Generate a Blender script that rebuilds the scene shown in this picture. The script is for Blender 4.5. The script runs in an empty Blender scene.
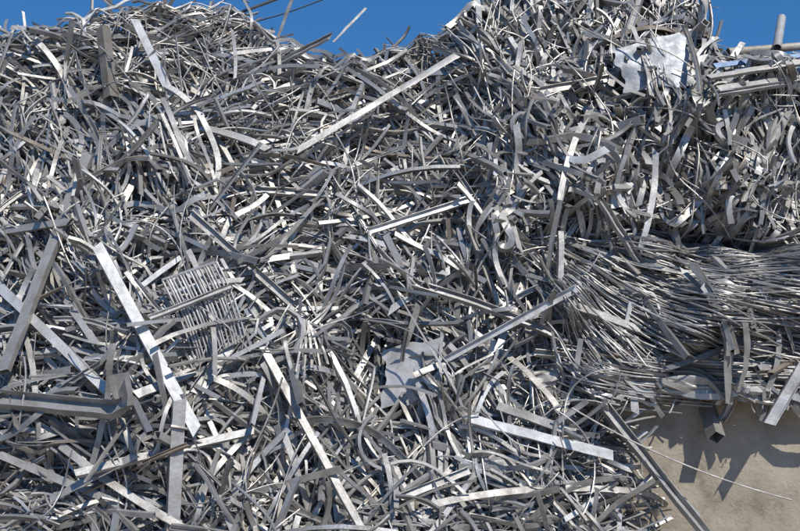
import bpy, math, numpy as np, bmesh
from mathutils import Vector, noise
R = np.random.RandomState(11)
rad = math.radians
scene = bpy.context.scene
scene.view_settings.view_transform='Standard'; scene.view_settings.look='None'; scene.view_settings.exposure=0

# ---------------- camera ----------------
CAM = np.array([0.0,-7.5,1.6]); PITCH = math.atan(0.35/7.5); LENS=54.0
cd = bpy.data.cameras.new("camera"); cam = bpy.data.objects.new("camera",cd)
scene.collection.objects.link(cam); scene.camera=cam
cam.location=CAM; cam.rotation_euler=(math.pi/2+PITCH,0,0)
cd.lens=LENS; cd.sensor_width=36; cd.clip_end=2000; cd.clip_start=0.1

# ---------------- world + sun ----------------
EL, AZ = rad(49), rad(30)
sdir = Vector((math.sin(AZ)*math.cos(EL), -math.cos(AZ)*math.cos(EL), math.sin(EL)))
w = bpy.data.worlds.new("World"); scene.world=w; w.use_nodes=True
nt=w.node_tree; nt.nodes.clear()
out=nt.nodes.new('ShaderNodeOutputWorld'); bg=nt.nodes.new('ShaderNodeBackground')
sky=nt.nodes.new('ShaderNodeTexSky'); sky.sky_type='NISHITA'; sky.sun_disc=False
sky.sun_elevation=EL; sky.sun_rotation=math.atan2(sdir.x,sdir.y)
sky.air_density=1.0; sky.dust_density=0.1; sky.ozone_density=2.0; sky.altitude=300
tc=nt.nodes.new('ShaderNodeTexCoord'); ad=nt.nodes.new('ShaderNodeVectorMath'); ad.operation='ADD'; ad.inputs[1].default_value=(0,0,0.26)
nm=nt.nodes.new('ShaderNodeVectorMath'); nm.operation='NORMALIZE'
hs=nt.nodes.new('ShaderNodeHueSaturation'); hs.inputs['Hue'].default_value=0.502; hs.inputs['Saturation'].default_value=1.34; hs.inputs['Value'].default_value=1.32
nt.links.new(tc.outputs['Generated'],ad.inputs[0]); nt.links.new(ad.outputs[0],nm.inputs[0]); nt.links.new(nm.outputs[0],sky.inputs['Vector'])
nt.links.new(sky.outputs[0],hs.inputs['Color']); nt.links.new(hs.outputs[0],bg.inputs[0]); nt.links.new(bg.outputs[0],out.inputs[0]); bg.inputs[1].default_value=0.108
sl=bpy.data.lights.new("sun",'SUN'); sl.energy=4.2; sl.angle=rad(0.5); sl.color=(1.0,0.975,0.93)
so=bpy.data.objects.new("sun",sl); scene.collection.objects.link(so); so.location=(6,-8,12)
so.rotation_euler=(-sdir).to_track_quat('-Z','Y').to_euler()

# ---------------- materials ----------------
def metal_mat():
    m=bpy.data.materials.new("weathered_aluminium"); m.use_nodes=True; t=m.node_tree; N=t.nodes; L=t.links
    b=N['Principled BSDF']
    at=N.new('ShaderNodeAttribute'); at.attribute_name='tint'
    co=N.new('ShaderNodeTexCoord')
    n1=N.new('ShaderNodeTexNoise'); n1.inputs['Scale'].default_value=9; n1.inputs['Detail'].default_value=7; n1.inputs['Roughness'].default_value=0.7
    n2=N.new('ShaderNodeTexNoise'); n2.inputs['Scale'].default_value=55; n2.inputs['Detail'].default_value=3
    L.new(co.outputs['Object'],n1.inputs['Vector']); L.new(co.outputs['Object'],n2.inputs['Vector'])
    r=N.new('ShaderNodeValToRGB'); r.color_ramp.elements[0].position=0.36; r.color_ramp.elements[0].color=(0.58,0.56,0.525,1)
    r.color_ramp.elements[1].position=0.60; r.color_ramp.elements[1].color=(1,1,1,1)
    L.new(n1.outputs['Fac'],r.inputs['Fac'])
    mx=N.new('ShaderNodeMix'); mx.data_type='RGBA'; mx.blend_type='MULTIPLY'; mx.inputs[0].default_value=0.9
    L.new(at.outputs['Color'],mx.inputs[6]); L.new(r.outputs[0],mx.inputs[7]); L.new(mx.outputs[2],b.inputs['Base Color'])
    L.new(at.outputs['Alpha'],b.inputs['Metallic'])
    mr=N.new('ShaderNodeMapRange'); mr.inputs[1].default_value=0.3; mr.inputs[2].default_value=0.7; mr.inputs[3].default_value=0.66; mr.inputs[4].default_value=0.45
    L.new(n1.outputs['Fac'],mr.inputs[0]); L.new(mr.outputs[0],b.inputs['Roughness'])
    bp=N.new('ShaderNodeBump'); bp.inputs['Strength'].default_value=0.35; bp.inputs['Distance'].default_value=0.005
    L.new(n2.outputs['Fac'],bp.inputs['Height']); L.new(bp.outputs[0],b.inputs['Normal'])
    return m
METAL=metal_mat()
def rough_mat(name,c1,c2,scale,bump,dist,c3=None,fine=14):
    m=bpy.data.materials.new(name); m.use_nodes=True; t=m.node_tree; N=t.nodes; L=t.links; b=N['Principled BSDF']
    co=N.new('ShaderNodeTexCoord'); n=N.new('ShaderNodeTexNoise'); n.inputs['Scale'].default_value=scale; n.inputs['Detail'].default_value=10; n.inputs['Roughness'].default_value=0.68
    L.new(co.outputs['Object'],n.inputs['Vector'])
    r=N.new('ShaderNodeValToRGB'); r.color_ramp.elements[0].position=0.3; r.color_ramp.elements[0].color=(*c1,1)
    r.color_ramp.elements[1].position=0.68; r.color_ramp.elements[1].color=(*c2,1)
    if c3:
        e=r.color_ramp.elements.new(0.45); e.color=(*c3,1)
    L.new(n.outputs['Fac'],r.inputs['Fac']); L.new(r.outputs[0],b.inputs['Base Color']); b.inputs['Roughness'].default_value=0.9
    n2=N.new('ShaderNodeTexNoise'); n2.inputs['Scale'].default_value=scale*fine; n2.inputs['Detail'].default_value=8
    L.new(co.outputs['Object'],n2.inputs['Vector'])
    bp=N.new('ShaderNodeBump'); bp.inputs['Strength'].default_value=bump; bp.inputs['Distance'].default_value=dist
    L.new(n2.outputs['Fac'],bp.inputs['Height']); L.new(bp.outputs[0],b.inputs['Normal'])
    return m
CONC=rough_mat("old_concrete",(0.17,0.13,0.09),(0.43,0.365,0.275),3.4,0.55,0.010,(0.33,0.275,0.20),14)
GRND=rough_mat("dusty_yard",(0.24,0.20,0.15),(0.38,0.325,0.25),0.7,0.6,0.02)
CORE=rough_mat("heap_gap_shade",(0.012,0.012,0.011),(0.05,0.047,0.043),9,1.0,0.04)  # near-black base colour stands in for shade deep between the pieces

# ---------------- heap surface ----------------
def sig(a): return 1/(1+np.exp(-np.clip(a,-40,40)))
def gs(a): return np.exp(-a*a)
def crease(x): return 2.12-0.03*(x-1.5)+.03*np.sin(x*5)+.02*np.sin(x*13+1)
def S(x,z):
    x=np.asarray(x,float); z=np.asarray(z,float)
    y=0.40*(z-1.9)
    y=y-0.38*gs((x+1.7)/1.1)*gs((z-1.7)/1.0)
    y=y-0.34*sig((1.1-z)/0.25)*sig((0.9-x)/0.25)
    y=y-0.36*sig((x-0.45)/0.14)*gs((z-2.80)/0.85)
    y=y+0.30*gs((x-0.12)/0.35)*gs((z-3.1)/0.5)
    y=y+0.32*gs((z-crease(x))/0.042)*sig((x-1.3)/0.15)
    y=y-0.26*gs((z-1.68)/0.28)*sig((x-0.95)/0.2)
    y=y+0.26*gs((x-0.80)/0.12)*gs((z-1.8)/0.4)
    y=y+0.34*gs((x+0.15)/0.22)*gs((z-1.25)/0.3)+0.24*gs((x-0.55)/0.2)*gs((z-0.9)/0.2)
    y=y+0.28*gs((x+1.0)/0.15)*gs((z-1.0)/0.2)+0.26*gs((x+1.9)/0.3)*gs((z-0.75)/0.12)+0.28*gs((x-.35)/.2)*gs((z-2.3)/.25)
    y=y+0.22*gs((x+1.45)/.2)*gs((z-2.35)/.12)+.2*gs((x+.6)/.15)*gs((z-2.0)/.18)+.2*gs((x-1.9)/.25)*gs((z-2.75)/.1)
    y=y+0.05*np.sin(3.1*x+1.3*z+0.5)+0.05*np.sin(2.3*x-4.1*z)+0.065*np.sin(7.3*x+5.1*z+2)+0.06*np.sin(9.7*z-6.1*x)+0.06*np.sin(15*x+3*z)*np.sin(13*z+1)
    return y
ZW=1.27; XW=1.10; SW=.42
def wall_zone(x,z):
    return (z<ZW+.03*np.sin(x*7))&(x>XW+(ZW-z)*SW+.05*np.sin(z*17))
def bad(P):
    """piece would hang well out in front of the bare concrete"""
    m=(P[:,2]<ZW-.07)&(P[:,0]>XW+.08+(ZW-P[:,2])*SW)
    return m.mean()>.18
cp,sp=math.cos(PITCH),math.sin(PITCH)
def ray(u,v):
    k=36.0/LENS/800.0
    dx=(u-400)*k; dz=(265.5-v)*k
    return np.array([dx, cp-dz*sp, sp+dz*cp])
def hit(u,v,off=0.0):
    d=ray(u,v); t=7.5
    for _ in range(25):
        p=CAM+d*t
        yt=float(S(p[0],p[2]))+off
        t+=0.6*((yt-CAM[1])/d[1]-t)
    return CAM+d*t
SK=[(-160,46),(0,42),(18,44),(34,32),(52,34),(66,20),(82,24),(95,10),(112,20),(130,12),(146,18),(160,8),(178,18),(196,8),(212,18),(228,10),(244,22),(258,34),(275,52),(290,50),(305,66),(322,68),(335,78),(350,66),(366,70),(385,56),(405,58),(420,44),(440,46),(455,30),(468,14),(490,-20),(560,-45),(640,-50),(690,-20),(706,15),(716,62),(760,66),(800,64),(960,70)]
_sk=np.array([hit(u,v) for u,v in SK]); 
def H(x): return np.interp(x,_sk[:,0],_sk[:,2])

# ---------------- sweeping ----------------
def prof(kind,w,h,t):
    if kind=='flat': return np.array([[-w,-t],[w,-t],[w,t],[-w,t]])/2, None
    if kind=='round':
        a=np.arange(6)*math.pi/3; return np.c_[np.cos(a),np.sin(a)]*w/2, None
    if kind=='pipe':
        a=np.arange(16)*math.pi/8; c=np.c_[np.cos(a),np.sin(a)]; return c*w/2, c*(w/2-t)
    if kind=='box':
        o=np.array([[-w,-h],[w,-h],[w,h],[-w,h]])/2; i=np.array([[-w+2*t,-h+2*t],[w-2*t,-h+2*t],[w-2*t,h-2*t],[-w+2*t,h-2*t]])/2; return o,i
    if kind=='angle':
        return np.array([[0,0],[w,0],[w,t],[t,t],[t,h],[0,h]])-np.array([w/3,h/3]), None
    if kind=='channel':
        return np.array([[-w/2,0],[w/2,0],[w/2,h],[w/2-t,h],[w/2-t,t],[-w/2+t,t],[-w/2+t,h],[-w/2,h]])-np.array([0,h/2]), None
    if kind=='tee':
        return np.array([[-w/2,0],[w/2,0],[w/2,t],[t/2,t],[t/2,h],[-t/2,h],[-t/2,t],[-w/2,t]])-np.array([0,h/3]),None
_tc={}
def templ(n,k,hol):
    key=(n,k,hol)
    if key in _tc: return _tc[key]
    loops=[];tot=[]
    kk=k*2 if hol else k
    for i in range(n-1):
        for j in range(k):
            j2=(j+1)%k
            loops+= [i*kk+j,i*kk+j2,(i+1)*kk+j2,(i+1)*kk+j]; tot.append(4)
            if hol:
                loops+= [i*kk+k+j2,i*kk+k+j,(i+1)*kk+k+j,(i+1)*kk+k+j2]; tot.append(4)
    if hol:
        e=(n-1)*kk
        for j in range(k):
            j2=(j+1)%k
            loops+=[j2,j,k+j,k+j2]; tot.append(4)
            loops+=[e+j,e+j2,e+k+j2,e+k+j]; tot.append(4)
    else:
        loops+=list(range(k))[::-1]; tot.append(k)
        loops+=[(n-1)*k+j for j in range(k)]; tot.append(k)
    _tc[key]=(np.array(loops),np.array(tot)); return _tc[key]
REF=np.array([0.05,-0.95,0.3]); REF/=np.linalg.norm(REF)
def sweep(P,kind,w,h,t,roll,twist,dent=0.0):
    n=len(P); T=np.gradient(P,axis=0); T/=np.linalg.norm(T,axis=1,keepdims=True)+1e-9
    Sd=np.cross(T,REF); Sd/=np.linalg.norm(Sd,axis=1,keepdims=True)+1e-6
    Nn=np.cross(Sd,T)
    a=roll+twist*np.linspace(-.5,.5,n); ca=np.cos(a)[:,None]; sa=np.sin(a)[:,None]
    A=Sd*ca+Nn*sa; B=-Sd*sa+Nn*ca
    o,i=prof(kind,w,h,t)
    pr=o if i is None else np.vstack([o,i])
    V=P[:,None,:]+A[:,None,:]*pr[None,:,0:1]+B[:,None,:]*pr[None,:,1:2]
    if dent:
        f=np.cumsum(R.normal(0,1,(n,len(pr))),axis=0); f-=f.mean(0)
        V=V+ (A[:,None,:]*f[:,:,None]*dent*.4) + B[:,None,:]*(np.sin(np.linspace(0,R.uniform(6,20),n)+R.uniform(0,6))*dent)[:,None,None]
        sl_=R.normal(0,.5,2)
        V[0]+=T[0]*(pr[:,0:1])*sl_[0]; V[-1]+=T[-1]*(pr[:,0:1])*sl_[1]
    lo,to=templ(n,len(o),i is not None)
    return V.reshape(-1,3),lo,to
def make_mesh(name,pieces,tints,org=None,smooth=40):
    vs=[];ls=[];ts=[];cs=[];b=0
    for (V,lo,to),c in zip(pieces,tints):
        vs.append(V); ls.append(lo+b); ts.append(to); cs.append(np.tile(c,(len(V),1))); b+=len(V)
    V=np.vstack(vs); lo=np.concatenate(ls); to=np.concatenate(ts); C=np.vstack(cs)
    if org is not None: V=V-org
    me=bpy.data.meshes.new(name); me.vertices.add(len(V)); me.vertices.foreach_set('co',V.astype(np.float32).ravel())
    me.loops.add(len(lo)); me.loops.foreach_set('vertex_index',lo.astype(np.int32))
    me.polygons.add(len(to)); st=np.concatenate([[0],np.cumsum(to)[:-1]])
    me.polygons.foreach_set('loop_start',st.astype(np.int32)); me.polygons.foreach_set('loop_total',to.astype(np.int32))
    me.polygons.foreach_set('use_smooth',np.ones(len(to),bool))
    me.update(calc_edges=True); me.validate()
    at=me.attributes.new('tint','FLOAT_COLOR','POINT'); at.data.foreach_set('color',C.astype(np.float32).ravel())
    me.set_sharp_from_angle(angle=rad(smooth))
    me.materials.append(METAL); return me
def tint(kind=None):
    r=R.rand()
    if kind=='bright': g=R.uniform(.52,.62); m=0.5
    elif kind=='white': return np.array([0.64,0.63,0.605,0.15])
    elif kind=='brown': return np.array([0.28,0.245,0.20,0.3])
    elif kind=='beige': return np.array([0.42,0.37,0.30,0.2])
    elif kind=='dark': g=0.12;m=0.5
    elif kind=='grey': g=R.uniform(.38,.48);m=0.5
    elif kind=='rod': g=R.uniform(.34,.54);m=R.uniform(.5,.75)
    else:
        if r<0.012: return np.array([0.64,0.63,0.60,0.05])
        if r<0.03: return np.array([0.27,0.22,0.17,0.3])
        if r<0.09: g=R.uniform(0.18,0.30); m=0.5
        elif r<.92: g=R.uniform(0.35,0.52); m=R.uniform(0.5,0.85)
        else: g=R.uniform(.50,.62); m=R.uniform(.45,.75)
    wv=R.uniform(0.03,0.07)
    return np.array([g*(1+wv),g,g*(1-wv*1.6),m])

# ---------------- paths ----------------
def cap(x,z,f):
    h=H(x)+.02; e=np.maximum(z-h,0); return np.where(z>h,h+e*f,z)
def drape(x0,z0,ang,L,n,curv,off,wob=0.0,dy=0.0,kink=0.0,hook=0.0,cf=None):
    s=np.linspace(-.5,.5,n)
    th=ang+curv*L*s+wob*np.sin(s*R.uniform(4,11)+R.uniform(0,6))
    if kink:
        th=th+kink*sig((s-R.uniform(-.35,.35))*60)
        if R.rand()<.5: th=th-kink*R.uniform(.4,1.3)*sig((s-R.uniform(-.35,.35))*60)
    if hook: th=th+hook*np.maximum(s*R.choice([-1,1])-.12,0)/.38
    ds=L/(n-1); x=np.cumsum(np.cos(th))*ds; z=np.cumsum(np.sin(th))*ds
    x=x-x.mean()+x0; z=z-z.mean()+z0
    zz=cap(x,np.maximum(z,0.012),R.uniform(.05,.5) if cf is None else cf)
    y=S(x,zz); y=y+.55*(np.mean(y)-y)*min(1,L)   # stiff metal bridges the hollows
    y=y+off+dy*s+0.035*np.sin(s*R.uniform(3,9)+R.uniform(0,6))*R.uniform(0,1.5)+.5*np.maximum(z-zz,0)
    return np.c_[x,y,zz]
def rodpath(x0,z0,L,n,off):
    """rod following the sagging sweep of the bundle"""
    da=rad(R.normal(0,6)); ds=L/n; x=x0;z=z0; pts=[]; amp=R.normal(0,.07); ph=R.uniform(0,6); fr=R.uniform(.10,.3)
    for i in range(n):
        top=float(np.clip((z-1.35)/.75,0,1)); 
        a=-rad(92*(1-.40*top))*math.exp(-max(x-.95,0)/0.92)+rad(16)+da+amp*math.sin(i*fr+ph)
        if x>2.0: a-=rad(30)*(x-2.0)
        x+=math.cos(a)*ds; z+=math.sin(a)*ds; pts.append((x,z))
    p=np.array(pts); lo=1.31+.08*R.rand(); zz=np.where(p[:,1]<lo,lo-(lo-p[:,1])*.15,p[:,1])
    hi=crease(p[:,0])-.04+.05*R.rand(); zz=np.where(zz>hi,hi+(zz-hi)*.1,zz)
    s=np.linspace(-.5,.5,n)
    return np.c_[p[:,0],S(p[:,0],zz)+off+.05*np.sin(s*R.uniform(3,9)+R.uniform(0,6)),zz]
def straight(x0,z0,ang,L,off,bend=0.0,n=5,tilt=0.0):
    dx,dz=math.cos(ang)*L/2,math.sin(ang)*L/2
    z1=max(z0-dz,0.03); z2=max(z0+dz,0.03)
    a=np.array([x0-dx,0,z1]); b=np.array([x0+dx,0,z2])
    s=np.linspace(0,1,9); q=a+(b-a)*s[:,None]; ys=S(q[:,0],q[:,2])
    m,c=np.polyfit(s,ys,1); c-=tilt/2; m+=tilt
    a[1]=c+off; b[1]=c+m+off
    s=np.linspace(0,1,n)[:,None]; P=a+(b-a)*s
    pv=np.array([-math.sin(ang),R.uniform(-.6,.3),math.cos(ang)])
    return P+pv*(bend*4*s*(1-s))
def in_rods(x,z): return x>1.0 and 1.44<z<crease(x)
def region(rods=.1):
    while True:
        x=R.uniform(-3.3,3.3); z=R.uniform(0.02,1)*3.95
        if z<H(x)-.02 and not wall_zone(x,z):
            if in_rods(x,z) and R.rand()>rods: continue
            return x,z
def flow(x,z):
    """clumps of scrap share a lie: local direction in degrees"""
    if in_rods(x,z): return -55, 25
    if x>.45 and z>2.0: return 95+28*math.sin(3.0*x+1.8*z)+12*math.sin(7*x-5*z+1), 13
    if x<.2 and z>2.55: return -10+26*math.sin(2.6*x+3.1*z+1), 20
    return -38+52*math.sin(1.7*x-2.0*z+.6)+18*math.sin(4.6*x+3.9*z), 23
def strip_piece(x,z,off,big=False):
    kink=0; hook=R.normal(0,2.0) if R.rand()<.22 else 0
    fa,fs_=flow(x,z); ang=rad(R.normal(fa,fs_)) if R.rand()<.78 else R.uniform(0,math.pi)
    if x>0.9 and z<1.48:
        ang=rad(R.normal(-12,28)); L=R.uniform(.25,.8); w_=R.uniform(.012,.036); cv=R.normal(0,1.2); n=15; wob=.3; tk=.003
        z=max(z,ZW+.02) if x>1.08 and z>1.0 else z
    elif x>0.45 and z>2.0:
        L=R.uniform(.3,.8); w_=R.uniform(.018,.044); cv=R.normal(0,1.4); n=20; wob=.25; tk=.005
        if R.rand()<.35: kink=R.normal(0,1.3)
        hook=R.normal(0,2.6) if R.rand()<.3 else 0
        if z-.3*L<crease(x) and x>1.3: z+=.12
    elif x<0.2 and z>2.55:
        L=R.uniform(.5,1.6); w_=R.uniform(.009,.027); cv=R.normal(0,.7); n=20; wob=.22; tk=.003
        if R.rand()<.4: kink=R.normal(0,1.1)
    else:
        L=R.uniform(.45,1.6); w_=R.uniform(.010,.034); cv=R.normal(0,.9); n=22; wob=.24; tk=.003
        if R.rand()<.5: kink=R.normal(0,1.3)
    if in_rods(x,z): L=R.uniform(.25,.7); off-=.03
    if big: L*=1.1; w_*=1.1
    P=drape(x,z,ang,L,n,cv,off,wob,dy=R.normal(0,.10),kink=kink,hook=hook)
    return P,w_,tk,cv,L
# ---------------- stuff ----------------
def obj(name,me,loc=(0,0,0)):
    o=bpy.data.objects.new(name,me); o.location=loc; scene.collection.objects.link(o); return o
def stuff(name,gen,count,label,cat,tk=None):
    pcs=[];tn=[]
    for _ in range(count):
        g=gen()
        if g is None: continue
        pcs.append(g); tn.append(tint(tk))
    me=make_mesh(name,pcs,tn); o=obj(name,me); o['kind']='stuff'; o['label']=label; o['category']=cat; return o
def g_strip():
    x,z=region(.12); off=R.choice([R.uniform(-.03,.06),R.uniform(.02,.16),R.uniform(.1,.32)],p=[.34,.38,.28])
    P,w_,tk,cv,L=strip_piece(x,z,off)
    if bad(P): return None
    return sweep(P,'flat',w_,0,R.choice([.004,.007,.012]),R.normal(0,.8),R.normal(0,1.2))
def g_curvprof():
    x,z=region(.03); off=R.uniform(-.04,.2)
    P,w_,tk,cv,L=strip_piece(x,z,off)
    if bad(P): return None
    k=R.choice(['channel','angle','box'],p=[.35,.2,.45]); w_=max(w_,.016)
    return sweep(P,k,w_,w_*R.uniform(.4,.9),.0025,R.uniform(0,6.28),R.normal(0,.8),.0014)
def g_wire():
    x,z=region(.04); off=R.uniform(-.05,.14)
    ang=R.uniform(0,math.pi); L=R.uniform(.5,1.7); cv=R.normal(0,1.1)
    P=drape(x,z,ang,L,24,cv,off,.3,dy=R.normal(0,.1),kink=R.normal(0,1.2) if R.rand()<.4 else 0,cf=.12)
    if bad(P): return None
    return sweep(P,'round',R.uniform(.006,.012),0,0,0,0)
def g_bundle():
    P=rodpath(R.uniform(.65,2.7),R.uniform(1.34,2.45),R.uniform(1.1,2.4),26,R.uniform(-.08,.10))
    if R.rand()<.85: return sweep(P,'round',R.uniform(.007,.013),0,0,0,0)
    return sweep(P,'flat',R.uniform(.009,.020),0,.004,R.uniform(0,3.14),R.normal(0,.6))
def g_prof():
    x,z=region(.02); k=R.choice(['box','angle','channel','tee','flat'],p=[.44,.14,.22,.06,.14]); w_=R.uniform(.014,.038)
    fa,fs_=flow(x,z); ang=rad(R.normal(fa,fs_)) if R.rand()<.65 else R.uniform(0,math.pi)
    L=R.uniform(.2,.55) if x>.5 and z>2.0 else R.uniform(.3,1.3)
    if z+.3*L>H(x): return None
    P=straight(x,z,ang,L,R.uniform(-.02,.2),R.normal(0,.06),9,R.normal(0,.25))
    if bad(P): return None
    return sweep(P,k,w_,w_*R.uniform(.5,1),.003,R.uniform(0,6.28),R.normal(0,.5),.0015)
def g_top():
    x=R.uniform(-3.3,3.3); yb=R.uniform(0,2.4); h=H(x)-.08-yb*.12+R.uniform(-.05,.04); y0=float(S(x,H(x)))+.12+yb
    L=R.uniform(.2,.8); a=R.uniform(0,math.pi); n=10; s=np.linspace(-.5,.5,n); th=a+R.normal(0,1.6)*L*s
    X=np.cumsum(np.cos(th))*L/n; Y=np.cumsum(np.sin(th))*L/n
    P=np.c_[x+X-X.mean(),y0+Y-Y.mean(),h+R.normal(0,.09)*s+.03*np.sin(s*6+R.uniform(0,6))]
    return sweep(P,'flat',R.uniform(.012,.032),0,.004,R.uniform(0,3.14),R.normal(0,1.0))
stuff('aluminium_strip_tangle',g_strip,4100,'dense tangle of crumpled silver aluminium strips filling the heap','scrap metal')
stuff('bent_profile_tangle',g_curvprof,2700,'bent aluminium profiles knotted together throughout the heap','scrap metal')
stuff('aluminium_wire_tangle',g_wire,1500,'thin curled aluminium wires threaded all through the heap','wire')
stuff('aluminium_rod_bundle',g_bundle,1350,'combed bundle of fine grey aluminium rods sagging sideways','scrap metal','rod')
stuff('aluminium_offcut_litter',g_prof,2100,'cut lengths of aluminium profiles packed into the heap','scrap metal')
stuff('aluminium_strip_litter',g_top,1200,'loose aluminium strips scattered over the crest of the heap','scrap metal')

# ---------------- heap core, painted with gap shade ----------------
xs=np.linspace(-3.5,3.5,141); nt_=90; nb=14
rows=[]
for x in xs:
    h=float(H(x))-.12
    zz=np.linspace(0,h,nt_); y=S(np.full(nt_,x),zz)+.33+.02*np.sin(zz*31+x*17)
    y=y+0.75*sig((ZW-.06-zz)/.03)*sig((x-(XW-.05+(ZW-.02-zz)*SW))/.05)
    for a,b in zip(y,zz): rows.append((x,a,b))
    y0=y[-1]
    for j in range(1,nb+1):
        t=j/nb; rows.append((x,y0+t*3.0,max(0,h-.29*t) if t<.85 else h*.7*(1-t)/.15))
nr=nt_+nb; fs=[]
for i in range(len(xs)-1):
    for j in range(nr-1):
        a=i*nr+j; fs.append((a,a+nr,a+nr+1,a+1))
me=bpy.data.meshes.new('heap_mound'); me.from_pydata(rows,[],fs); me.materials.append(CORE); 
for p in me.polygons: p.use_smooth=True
o=obj('heap_mound',me); o['kind']='structure'; o['label']='heap core painted near-black as shade between the scrap'; o['category']='heap'

# ---------------- ground ----------------
me=bpy.data.meshes.new('ground'); g=400
me.from_pydata([(-g,-g,0),(g,-g,0),(g,g,0),(-g,g,0)],[],[(0,1,2,3)]); me.materials.append(GRND)
o=obj('ground',me); o['kind']='structure'; o['label']='dusty grey yard ground under the heap'; o['category']='ground'

# ---------------- concrete blocks ----------------
def concrete(name,x0,x1,y0,y1,z0,z1,label):
    bm=bmesh.new(); bmesh.ops.create_cube(bm,size=1)
    for v in bm.verts: v.co=Vector(((v.co.x)*(x1-x0),(v.co.y)*(y1-y0),(v.co.z)*(z1-z0)))
    bmesh.ops.bevel(bm,geom=bm.edges[:],offset=.025,segments=2,affect='EDGES')
    bmesh.ops.subdivide_edges(bm,edges=[e for e in bm.edges if e.calc_length()>.3],cuts=30,use_grid_fill=True)
    c=Vector(((x0+x1)/2,(y0+y1)/2,(z0+z1)/2))
    for v in bm.verts:
        p=v.co+c; v.co+=Vector((0,noise.noise(p*2.2)*.022+noise.noise(p*6)*.008,noise.noise(p*3)*.014))
    for f in bm.faces: f.smooth=True
    me=bpy.data.meshes.new(name); bm.to_mesh(me); bm.free(); me.materials.append(CONC)
    me.set_sharp_from_angle(angle=rad(40))
    o=obj(name,me,c); o['label']=label; o['category']='concrete block'; o['group']='concrete blocks holding back the scrap heap'
    return o
concrete('concrete_block',0.80,3.02,-.20,.40,0.0,ZW-.03,'weathered beige concrete block holding up the scrap heap')
concrete('concrete_block',3.035,4.6,-.17,.43,0.0,ZW-.06,'weathered beige concrete block holding up the scrap heap')

# ---------------- individual pieces ----------------
LAB={'flat':('aluminium_strip','aluminium strip','metal strip','strips of scrap aluminium'),
 'box':('square_tube','aluminium box tube','metal tube','hollow box tubes in the scrap heap'),
 'angle':('angle_profile','aluminium angle profile','metal profile','angle profiles in the scrap heap'),
 'channel':('channel_profile','aluminium channel profile','metal profile','channel profiles in the scrap heap'),
 'tee':('tee_profile','aluminium tee profile','metal profile','tee profiles in the scrap heap'),
 'round':('metal_wire','aluminium wire','wire','wires in the scrap heap'),
 'pipe':('round_pipe','round pipe','pipe','round pipes on the scrap heap')}
def colour_word(c):
    if c[2]>c[0]*1.2: return 'bluish'
    if c[3]<.2: return 'white' if c[0]-c[2]<.1 else 'beige'
    if c[0]/c[2]>1.3: return 'beige' if c[0]>.35 else 'brown'
    return 'dark' if c[0]<.3 else ('grey' if c[0]<.53 else 'bright')
def where(x,z):
    if in_rods(x,z): return 'in the rod bundle'
    if x>1.1 and z<=1.44: return 'above the concrete block'
    if z>H(x)-.25: return 'on the heap crest'
    if z<.7: return 'at the heap foot'
    return 'in the scrap heap'
def piece(P,kind,w_,h_,t_,roll,twist,c,shape,dent=0.0):
    c=np.asarray(c); org=P.mean(0); nm_,desc,cat,grp=LAB[kind]
    me=make_mesh(nm_,[sweep(P,kind,w_,h_,t_,roll,twist,dent)],[c],org)
    o=obj(nm_,me,org); o['label']=f"{colour_word(c)} {shape} {desc} {where(org[0],org[2])}"; o['category']=cat; o['group']=grp
    return o
def in_view(x,z): return abs(x)<2.55 and .25<z<3.6
def region_v(rods=.05):
    while True:
        x,z=region(rods)
        if in_view(x,z): return x,z
for i in range(230):
    x,z=region_v(.08); P,w_,tk,cv,L=strip_piece(x,z,R.uniform(-.08,.01),True)
    if bad(P): continue
    piece(P,'flat',w_,0,tk,R.normal(0,.7),R.normal(0,1.0),tint(),'curled' if abs(cv)*L>1 else 'bent',.0012)
for i in range(150):
    x,z=region_v(); P,w_,tk,cv,L=strip_piece(x,z,R.uniform(-.07,.02),True); k=R.choice(['channel','angle','box','box'])
    if bad(P): continue
    piece(P,k,max(w_,.020),max(w_,.020)*R.uniform(.5,.9),.0025,R.uniform(0,6.28),R.normal(0,.7),tint(),'curled' if abs(cv)*L>1 else 'bent',.0015)
for i in range(100):
    x,z=region_v(); ang=R.uniform(0,math.pi); L=R.uniform(.6,1.7); cv=R.normal(0,1.3)
    P=drape(x,z,ang,L,28,cv,R.uniform(-.11,-.02),.3,dy=R.normal(0,.08),kink=R.normal(0,1.2) if R.rand()<.5 else 0,cf=.15)
    if bad(P): continue
    piece(P,'round',R.uniform(.007,.013),0,0,0,0,tint(),'looped' if abs(cv)*L>1.5 else 'wavy')
for i in range(90):
    P=rodpath(R.uniform(.7,2.3),R.uniform(1.40,2.45),R.uniform(1.1,2.3),28,R.uniform(-.14,-.05))
    piece(P,'round',R.uniform(.008,.014),0,0,0,0,tint('rod'),'long sagging')
for kind,cnt in (('box',150),('angle',50),('channel',90),('tee',16)):
    for i in range(cnt):
        x,z=region_v(.03); fa,fs_=flow(x,z); ang=rad(R.normal(fa,fs_)) if R.rand()<.7 else R.uniform(0,math.pi)
        if x>.5 and z>2.0: L=R.uniform(.2,.55)
        elif x<.2 and z>2.5: L=R.uniform(.3,.9)
        else: L=R.uniform(.35,1.4)
        if z+.3*L>H(x): continue
        bend=R.normal(0,.05); w_=R.uniform(.018,.042)
        P=straight(x,z,ang,L,R.uniform(-.06,.03),bend,14,R.normal(0,.25))
        if bad(P): continue
        piece(P,kind,w_,w_*R.uniform(.5,1),.003,R.uniform(0,6.28),R.normal(0,.5),tint(),'bent' if abs(bend)>.03 else 'straight',.002)
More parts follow.
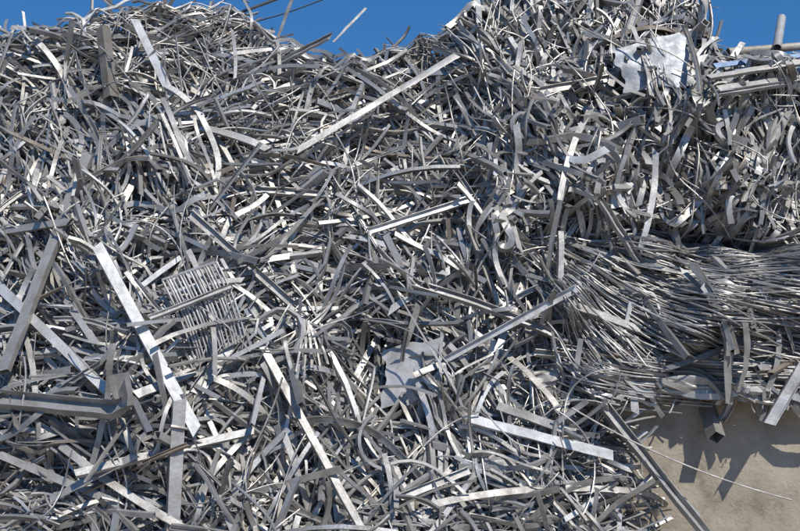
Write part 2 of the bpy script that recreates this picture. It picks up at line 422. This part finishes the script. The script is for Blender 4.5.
for i in range(50): # open cut tube ends poking out of the heap
    x,z=region_v(.0)
    if z>H(x)-.15: continue
    d=np.array([R.normal(0,.7),-1,R.normal(0,.6)]); d/=np.linalg.norm(d); L=R.uniform(.25,.5)
    p1=np.array([x,float(S(x,z))-R.uniform(.08,.15),z]); P=np.linspace(p1-d*L,p1,4); w_=R.uniform(.030,.052)
    piece(P,'box',w_,w_*R.uniform(.6,1.2),.003,R.uniform(0,1.5),0,tint('grey'),'short open')
for i in range(36): # bars poking up from the crest
    x=R.choice([R.uniform(-2.5,-.9),R.uniform(-.9,.4),R.uniform(1.95,2.5)],p=[.55,.35,.1]); h=float(H(x)); a=rad(R.choice([R.normal(22,18),R.normal(155,18),R.normal(70,25)])); L=R.uniform(.25,.65)
    m_=np.array([x,float(S(x,h))+R.uniform(-.02,.3),h-.03]); d=np.array([math.cos(a),R.normal(0,.3),math.sin(a)]); P=np.linspace(m_-d*L*.68,m_+d*L*.32,8)
    k=R.choice(['flat','box','channel'],p=[.4,.35,.25]); w_=R.uniform(.012,.032)
    piece(P,k,w_,w_*.7,.003,R.normal(0,.6),R.normal(0,.3),tint(),'straight',.001)

# ---- recognisable pieces ----
PX=5.0/800
def hp(kind,a,b,wpx,c,off=-.07,bend=0.0,roll=0.0,hh=.6,shape='straight',twist=0.0,lift=True,n=22,dent=.002):
    if lift: off=off*.75
    o_=off
    for _ in range(3):
        A=hit(*a,o_); B=hit(*b,o_)
        s=np.linspace(0.08,.92,9)[:,None]; q=A+(B-A)*s
        pen=float(np.max(q[:,1]-S(q[:,0],q[:,2])))+.01
        if lift and pen>0: o_-=pen*.7
        else: break
    s=np.linspace(0,1,n)[:,None]; P=A+(B-A)*s
    d=B-A; pv=np.array([-d[2],0,d[0]]); pv/=np.linalg.norm(pv)
    P=P+pv*(bend*4*s*(1-s)); P[:,2]=np.maximum(P[:,2],.03)
    w_=wpx*PX*.86
    return piece(P,kind,w_,w_*hh,.003,roll,twist+R.normal(0,.12),tint(c) if isinstance(c,str) else c,shape,dent)
B_='bright'
hp('box',(97,246),(197,432),12,'white',-.24,roll=.15,hh=.5,dent=.001)
hp('box',(88,155),(4,372),12,'grey',-.32,roll=-.3)
hp('box',(0,287),(112,396),10,B_,-.26)
# thick channel with an upturned, bent tip
a0=hit(-30,396,-.30); a1=hit(112,410,-.30); a2=hit(124,402,-.30); a3=hit(119,374,-.30)
P=np.vstack([np.linspace(a0,a1,14),np.linspace(a1,a2,4)[1:],np.linspace(a2,a3,5)[1:]])
piece(P,'channel',.092,.055,.004,.35,0,tint('grey'),'thick upturned',.002)
hp('flat',(298,150),(457,55),8,B_,-.24,roll=.15)
hp('box',(135,20),(172,96),10,'white',-.34,dent=.0008,roll=-.1,hh=.4)
P=np.linspace(hit(111,98,-.10),hit(109,34,-.10)+np.array([0,-.16,0]),6); piece(P,'box',.066,.066,.004,.75,0,tint('brown'),'upright open')
hp('channel',(190,214),(292,304),9,'grey',-.20)
hp('box',(262,346),(362,531),8,'grey',-.10,roll=.3,twist=.3)
hp('box',(179,400),(172,535),13,'grey',-.16,hh=.8,shape='upright',roll=.3)
hp('box',(75,474),(254,431),8,'grey',-.30,roll=.3)
hp('channel',(445,360),(577,288),8,B_,-.18,roll=-.2)
hp('box',(470,419),(613,456),10,'white',-.28,hh=.5)
hp('box',(498,406),(576,434),9,'grey',-.18)
hp('channel',(415,284),(560,338),9,'grey',-.12,roll=.3,bend=.02)
hp('channel',(590,388),(706,535),11,'grey',-.08,roll=.3,twist=.4)
hp('flat',(575,372),(700,520),9,'grey',-.05,roll=.4)
hp('flat',(682,272),(724,338),8,'grey',-.16,bend=.05,roll=.7,twist=.8,shape='bent')
hp('channel',(692,264),(735,352),10,'grey',-.20,bend=.03,roll=.8)
hp('angle',(704,284),(732,356),9,'grey',-.20,bend=.03)
hp('box',(714,258),(754,330),7,'grey',-.18,bend=.05,roll=.7,twist=.4,shape='bent')
hp('flat',(728,340),(729,404),12,'grey',-.22,roll=.4,twist=.6)
hp('flat',(745,322),(738,392),8,'grey',-.18,roll=.5,twist=.9,bend=.03,shape='bent')
hp('channel',(769,424),(806,362),12,B_,-.26)
hp('flat',(760,290),(794,352),7,'grey',-.16,roll=.4,bend=.04,shape='bent',twist=.8)
hp('flat',(778,330),(762,398),7,'grey',-.14,roll=.4,bend=.04,shape='bent',twist=.8)
hp('box',(708,78),(815,60),7,'grey',-.18,roll=.3)
hp('flat',(718,88),(815,76),8,'grey',-.16,roll=.2)
hp('box',(714,66),(815,54),5.5,np.array([.20,.28,.42,.3]),-.14,lift=False)
hp('box',(712,57),(795,59),6,'grey',-.08,lift=False)
hp('box',(735,71),(815,69),6,np.array([.27,.34,.44,.4]),-.16,roll=.5,lift=False)
hp('channel',(712,94),(785,84),7,'grey',-.16,roll=.4)
hp('pipe',(728,52),(815,45),10,'beige',-.04,lift=False,dent=0)
hp('box',(732,58),(742,44),7,'grey',-.04,lift=False,hh=1,shape='short open')
P=np.linspace(hit(777,48,.02),hit(779,20,.02)+np.array([0,-.06,0]),4); piece(P,'pipe',.058,0,.004,0,0,tint(B_),'upright open-ended')
hp('channel',(369,232),(476,197),8,B_,-.18)
hp('channel',(611,84),(641,-4),9,'grey',-.18,roll=.2)
hp('box',(0,232),(70,222),8,'grey',-.14)
hp('flat',(190,360),(330,190),7,'grey',-.10,roll=.3,bend=.03,twist=.6)
hp('channel',(196,392),(262,300),14,'grey',-.16,roll=-.3)
hp('box',(135,396),(192,372),9,'grey',-.20)
hp('box',(0,345),(28,300),9,'grey',-.10)
hp('flat',(60,445),(190,531),8,'grey',-.14,bend=-.02,roll=.2,twist=.5)
hp('box',(0,455),(120,505),8,'grey',-.14)
hp('channel',(280,62),(330,36),7,'grey',-.08,roll=.2)
hp('flat',(276,44),(293,-2),4,'grey',-.02,lift=False,bend=.005)
hp('flat',(333,42),(366,8),3,'grey',-.02,lift=False)
P=np.linspace(hit(228,28,.9),hit(350,-12,.9),24); P[:,2]-=.03*np.sin(np.linspace(0,math.pi,24))
piece(P,'round',.012,0,0,0,0,np.array([.04,.04,.04,.1]),'thin overhanging')
P=np.linspace(hit(302,188,-.02),hit(326,172,-.02)+np.array([0,-.14,0]),4); piece(P,'box',.07,.06,.004,.4,0,tint(B_),'short open')
P=np.linspace(hit(706,404,.10),hit(712,436,.0)+np.array([0,-.10,0]),4); piece(P,'box',.075,.075,.004,.5,0,tint('grey'),'short open')
hp('box',(200,128),(268,150),8,'grey',-.14,bend=.02)
hp('flat',(240,130),(300,190),7,'grey',-.1,roll=.3,twist=.7)
hp('channel',(255,190),(330,195),9,'grey',-.14,roll=.2)
hp('flat',(390,310),(450,270),8,B_,-.14,roll=.2)
hp('box',(560,300),(640,330),8,'grey',-.07)
hp('flat',(300,235),(385,245),6,B_,-.1,roll=.1,bend=.03)
hp('channel',(400,498),(470,470),8,'grey',-.10)
hp('flat',(430,505),(640,492),7,'grey',-.10,bend=.05,roll=.2,shape='long bent')
hp('angle',(540,90),(620,75),8,'grey',-.10)
hp('flat',(455,95),(520,250),6,'grey',-.06,bend=.04,shape='long bent',twist=1)
hp('flat',(0,55),(60,50),6,B_,-.06,roll=.2)
hp('round',(572,408),(792,500),2,'grey',-.25,lift=False,bend=-.05,shape='long sagging',dent=0)
hp('flat',(50,500),(135,455),8,'grey',-.16,roll=.3)
hp('flat',(500,350),(560,410),7,'grey',-.10,roll=.3,bend=.02)
hp('flat',(20,318),(36,405),6,'grey',-.1,roll=.2,bend=.02)
hp('box',(66,300),(96,345),7,'grey',-.1)
hp('flat',(208,60),(300,50),5,B_,-.08,bend=.03)
hp('channel',(60,120),(150,95),6,'grey',-.10)
hp('flat',(560,200),(590,110),7,'grey',-.1,bend=.03,twist=.6)
hp('flat',(640,250),(655,150),7,'grey',-.1,bend=-.03,twist=.8)
hp('channel',(745,200),(790,110),8,'grey',-.12,roll=.4)
hp('channel',(600,200),(640,262),9,'grey',-.12,roll=.4)
for k in range(8):
    hp('flat',(302+k*2,318+k*1),(296+k*8,372-k*2),2.4,'grey',-.20,roll=.2,bend=.01,shape='slim')
for k in range(24):
    u=590+k*9+R.uniform(-8,8); hp(('flat','channel','box')[k%3],(u,370+k*1.2+R.uniform(-16,10)),(u+R.uniform(30,90),378+k*1.0+R.uniform(-16,22)),R.uniform(5,10),R.choice(['grey','grey','bright']),-.04-.09*R.rand(),roll=R.uniform(-.4,1.2),lift=False,shape='flattened',bend=R.normal(0,.04),twist=R.normal(0,.9))
for k in range(22): # ragged ends drooping over the concrete edge
    u=622+k*8+R.uniform(-8,8); l=R.uniform(8,34); hp(('flat','flat','channel','round')[k%4],(u,380+R.uniform(-10,8)),(u+R.uniform(-26,30),388+l),R.uniform(4,9) if k%4<3 else 1.6,'grey',-.02-.07*R.rand(),roll=R.uniform(-.8,.9),lift=False,shape='drooping',bend=R.normal(0,.04),twist=R.normal(0,1.2))

# ---- sheets ----
def sheet(c4,off,c,label,crump=.03,name='aluminium_sheet'):
    n=18; corners=[hit(u,v,off) for u,v in c4]; ph=R.uniform(0,6,6)
    ym=np.mean([q[1] for q in corners])
    corners=[np.array([q[0],q[1]*.4+ym*.6,q[2]]) for q in corners]
    V=[]
    for side in (0,.004):
        for i in range(n):
            for j in range(n):
                a,b=i/(n-1),j/(n-1)
                p=corners[0]*(1-a)*(1-b)+corners[1]*a*(1-b)+corners[2]*a*b+corners[3]*(1-a)*b
                d=crump*(abs(math.sin(a*4+ph[0]+b*2.5))+.7*abs(math.sin(b*5+ph[1]-a*4))+.4*math.sin(a*11+ph[2])+.25*math.sin(b*17+ph[5]))*.6
                e=.014*math.sin(a*9+ph[3]+b*7)+.008*math.sin(b*19+ph[4])
                V.append(p+np.array([e,side+d,e*.8]))
    V=np.array(V); lo=[];to=[];m=n*n
    for i in range(n-1):
        for j in range(n-1):
            q=i*n+j
            lo+=[q,q+n,q+n+1,q+1, m+q+1,m+q+n+1,m+q+n,m+q]; to+=[4,4]
    rim=[i for i in range(n)]+[i*n+n-1 for i in range(1,n)]+[(n-1)*n+j for j in range(n-2,-1,-1)]+[i*n for i in range(n-2,0,-1)]
    for a,b in zip(rim,rim[1:]+rim[:1]): lo+=[a,b,m+b,m+a]; to.append(4)
    org=V.mean(0); me=make_mesh(name,[(V,np.array(lo),np.array(to))],[tint(c) if isinstance(c,str) else c],org)
    o=obj(name,me,org); o['label']=label; o['category']='metal sheet'; o['group']='crumpled sheets in the scrap heap'
sheet([(386,348),(442,338),(428,404),(382,408)],-.24,np.array([.54,.525,.50,.15]),'flat dull grey aluminium plate leaning in the scrap heap',.010)
sheet([(614,48),(678,34),(698,80),(626,90)],-.17,np.array([.40,.41,.42,.4]),'dented dull grey aluminium sheet on top of the heap',.014)
sheet([(40,30),(85,30),(90,44),(45,48)],-.03,'grey','crumpled grey aluminium sheet on the heap crest',.03)
sheet([(610,178),(634,186),(628,210),(606,206)],-.06,'grey','bent grey aluminium sheet among hanging strips',.02)
sheet([(206,352),(246,330),(252,345),(214,388)],-.06,'grey','torn dull aluminium sheet wedged between profiles',.02)
sheet([(505,372),(560,365),(566,384),(512,390)],-.06,'grey','bent grey aluminium sheet lying flat in scrap',.03)
sheet([(356,120),(382,112),(388,132),(360,140)],-.04,'grey','small aluminium sheet scrap in the heap',.02)
sheet([(480,452),(520,458),(512,484),(476,476)],-.04,'grey','curled aluminium sheet scrap in the heap',.02)
sheet([(640,372),(735,382),(730,398),(650,390)],-.06,'grey','flattened grey aluminium sheet above concrete blocks',.03)
sheet([(400,48),(425,52),(430,70),(405,64)],-.04,'grey','small folded aluminium sheet near the heap crest',.02)
# strips lying across the plates and the grille
hp('flat',(372,388),(436,396),4,'grey',-.36,bend=.03,roll=.4,shape='bent')
hp('angle',(408,328),(400,372),4,'grey',-.42,roll=.5)
hp('round',(380,322),(455,375),1.6,'grey',-.40,bend=.06,shape='wavy',dent=0)
hp('flat',(632,26),(652,96),6,'grey',-.28,roll=.3,bend=.02,shape='bent')
hp('flat',(606,70),(645,96),6,'grey',-.28,roll=.5,bend=-.02,shape='bent')
hp('channel',(684,26),(700,92),6,'grey',-.26,roll=.5,bend=.02,shape='bent')
hp('round',(620,40),(700,74),1.8,'grey',-.32,bend=.05,shape='wavy',dent=0)
hp('channel',(150,318),(232,286),6,'grey',-.30,roll=.3)
hp('flat',(188,250),(215,375),6,'grey',-.30,bend=.05,roll=.4,shape='bent',twist=.8)
hp('flat',(152,345),(250,318),5,'grey',-.26,bend=.03,roll=.4,shape='bent',twist=.8)
hp('round',(150,290),(250,352),1.6,'grey',-.30,bend=.07,shape='wavy',dent=0)

# ---- grille ----
pcs=[];tn=[]
A=hit(162,280,-.1);Bq=hit(216,262,-.1);C=hit(244,336,-.1);D=hit(196,366,-.1)
yy=min(A[1],Bq[1],C[1],D[1])-.01
def toy(p,y): 
    d=p-CAM; return CAM+d*((y-CAM[1])/d[1])
A,Bq,C,D=toy(A,yy+.04),toy(Bq,yy+.12),toy(C,yy+.08),toy(D,yy)
for k in range(17):
    t=k/16; p=A*(1-t)+Bq*t; q=D*(1-t)+C*t
    P=np.linspace(p,q,8); P[:,0]+=.022*np.sin(np.linspace(0,3.1,8))+.004*math.sin(k*1.7); P[:,1]-=.03*np.sin(np.linspace(0,3.1,8))
    pcs.append(sweep(P,'flat',.009,0,.010,.6+.1*math.sin(k*2.3),0)); tn.append(tint(B_))
for p,q in ((A,Bq),(D,C)):
    P=np.linspace(p,q,6); pcs.append(sweep(P,'flat',.020,0,.006,.6,0)); tn.append(tint('grey'))
org=(A+C)/2; me=make_mesh('slatted_grille',pcs,tn,org); o=obj('slatted_grille',me,org)
o['label']='pale slatted aluminium vent grille buried in the scrap heap'; o['category']='grille'
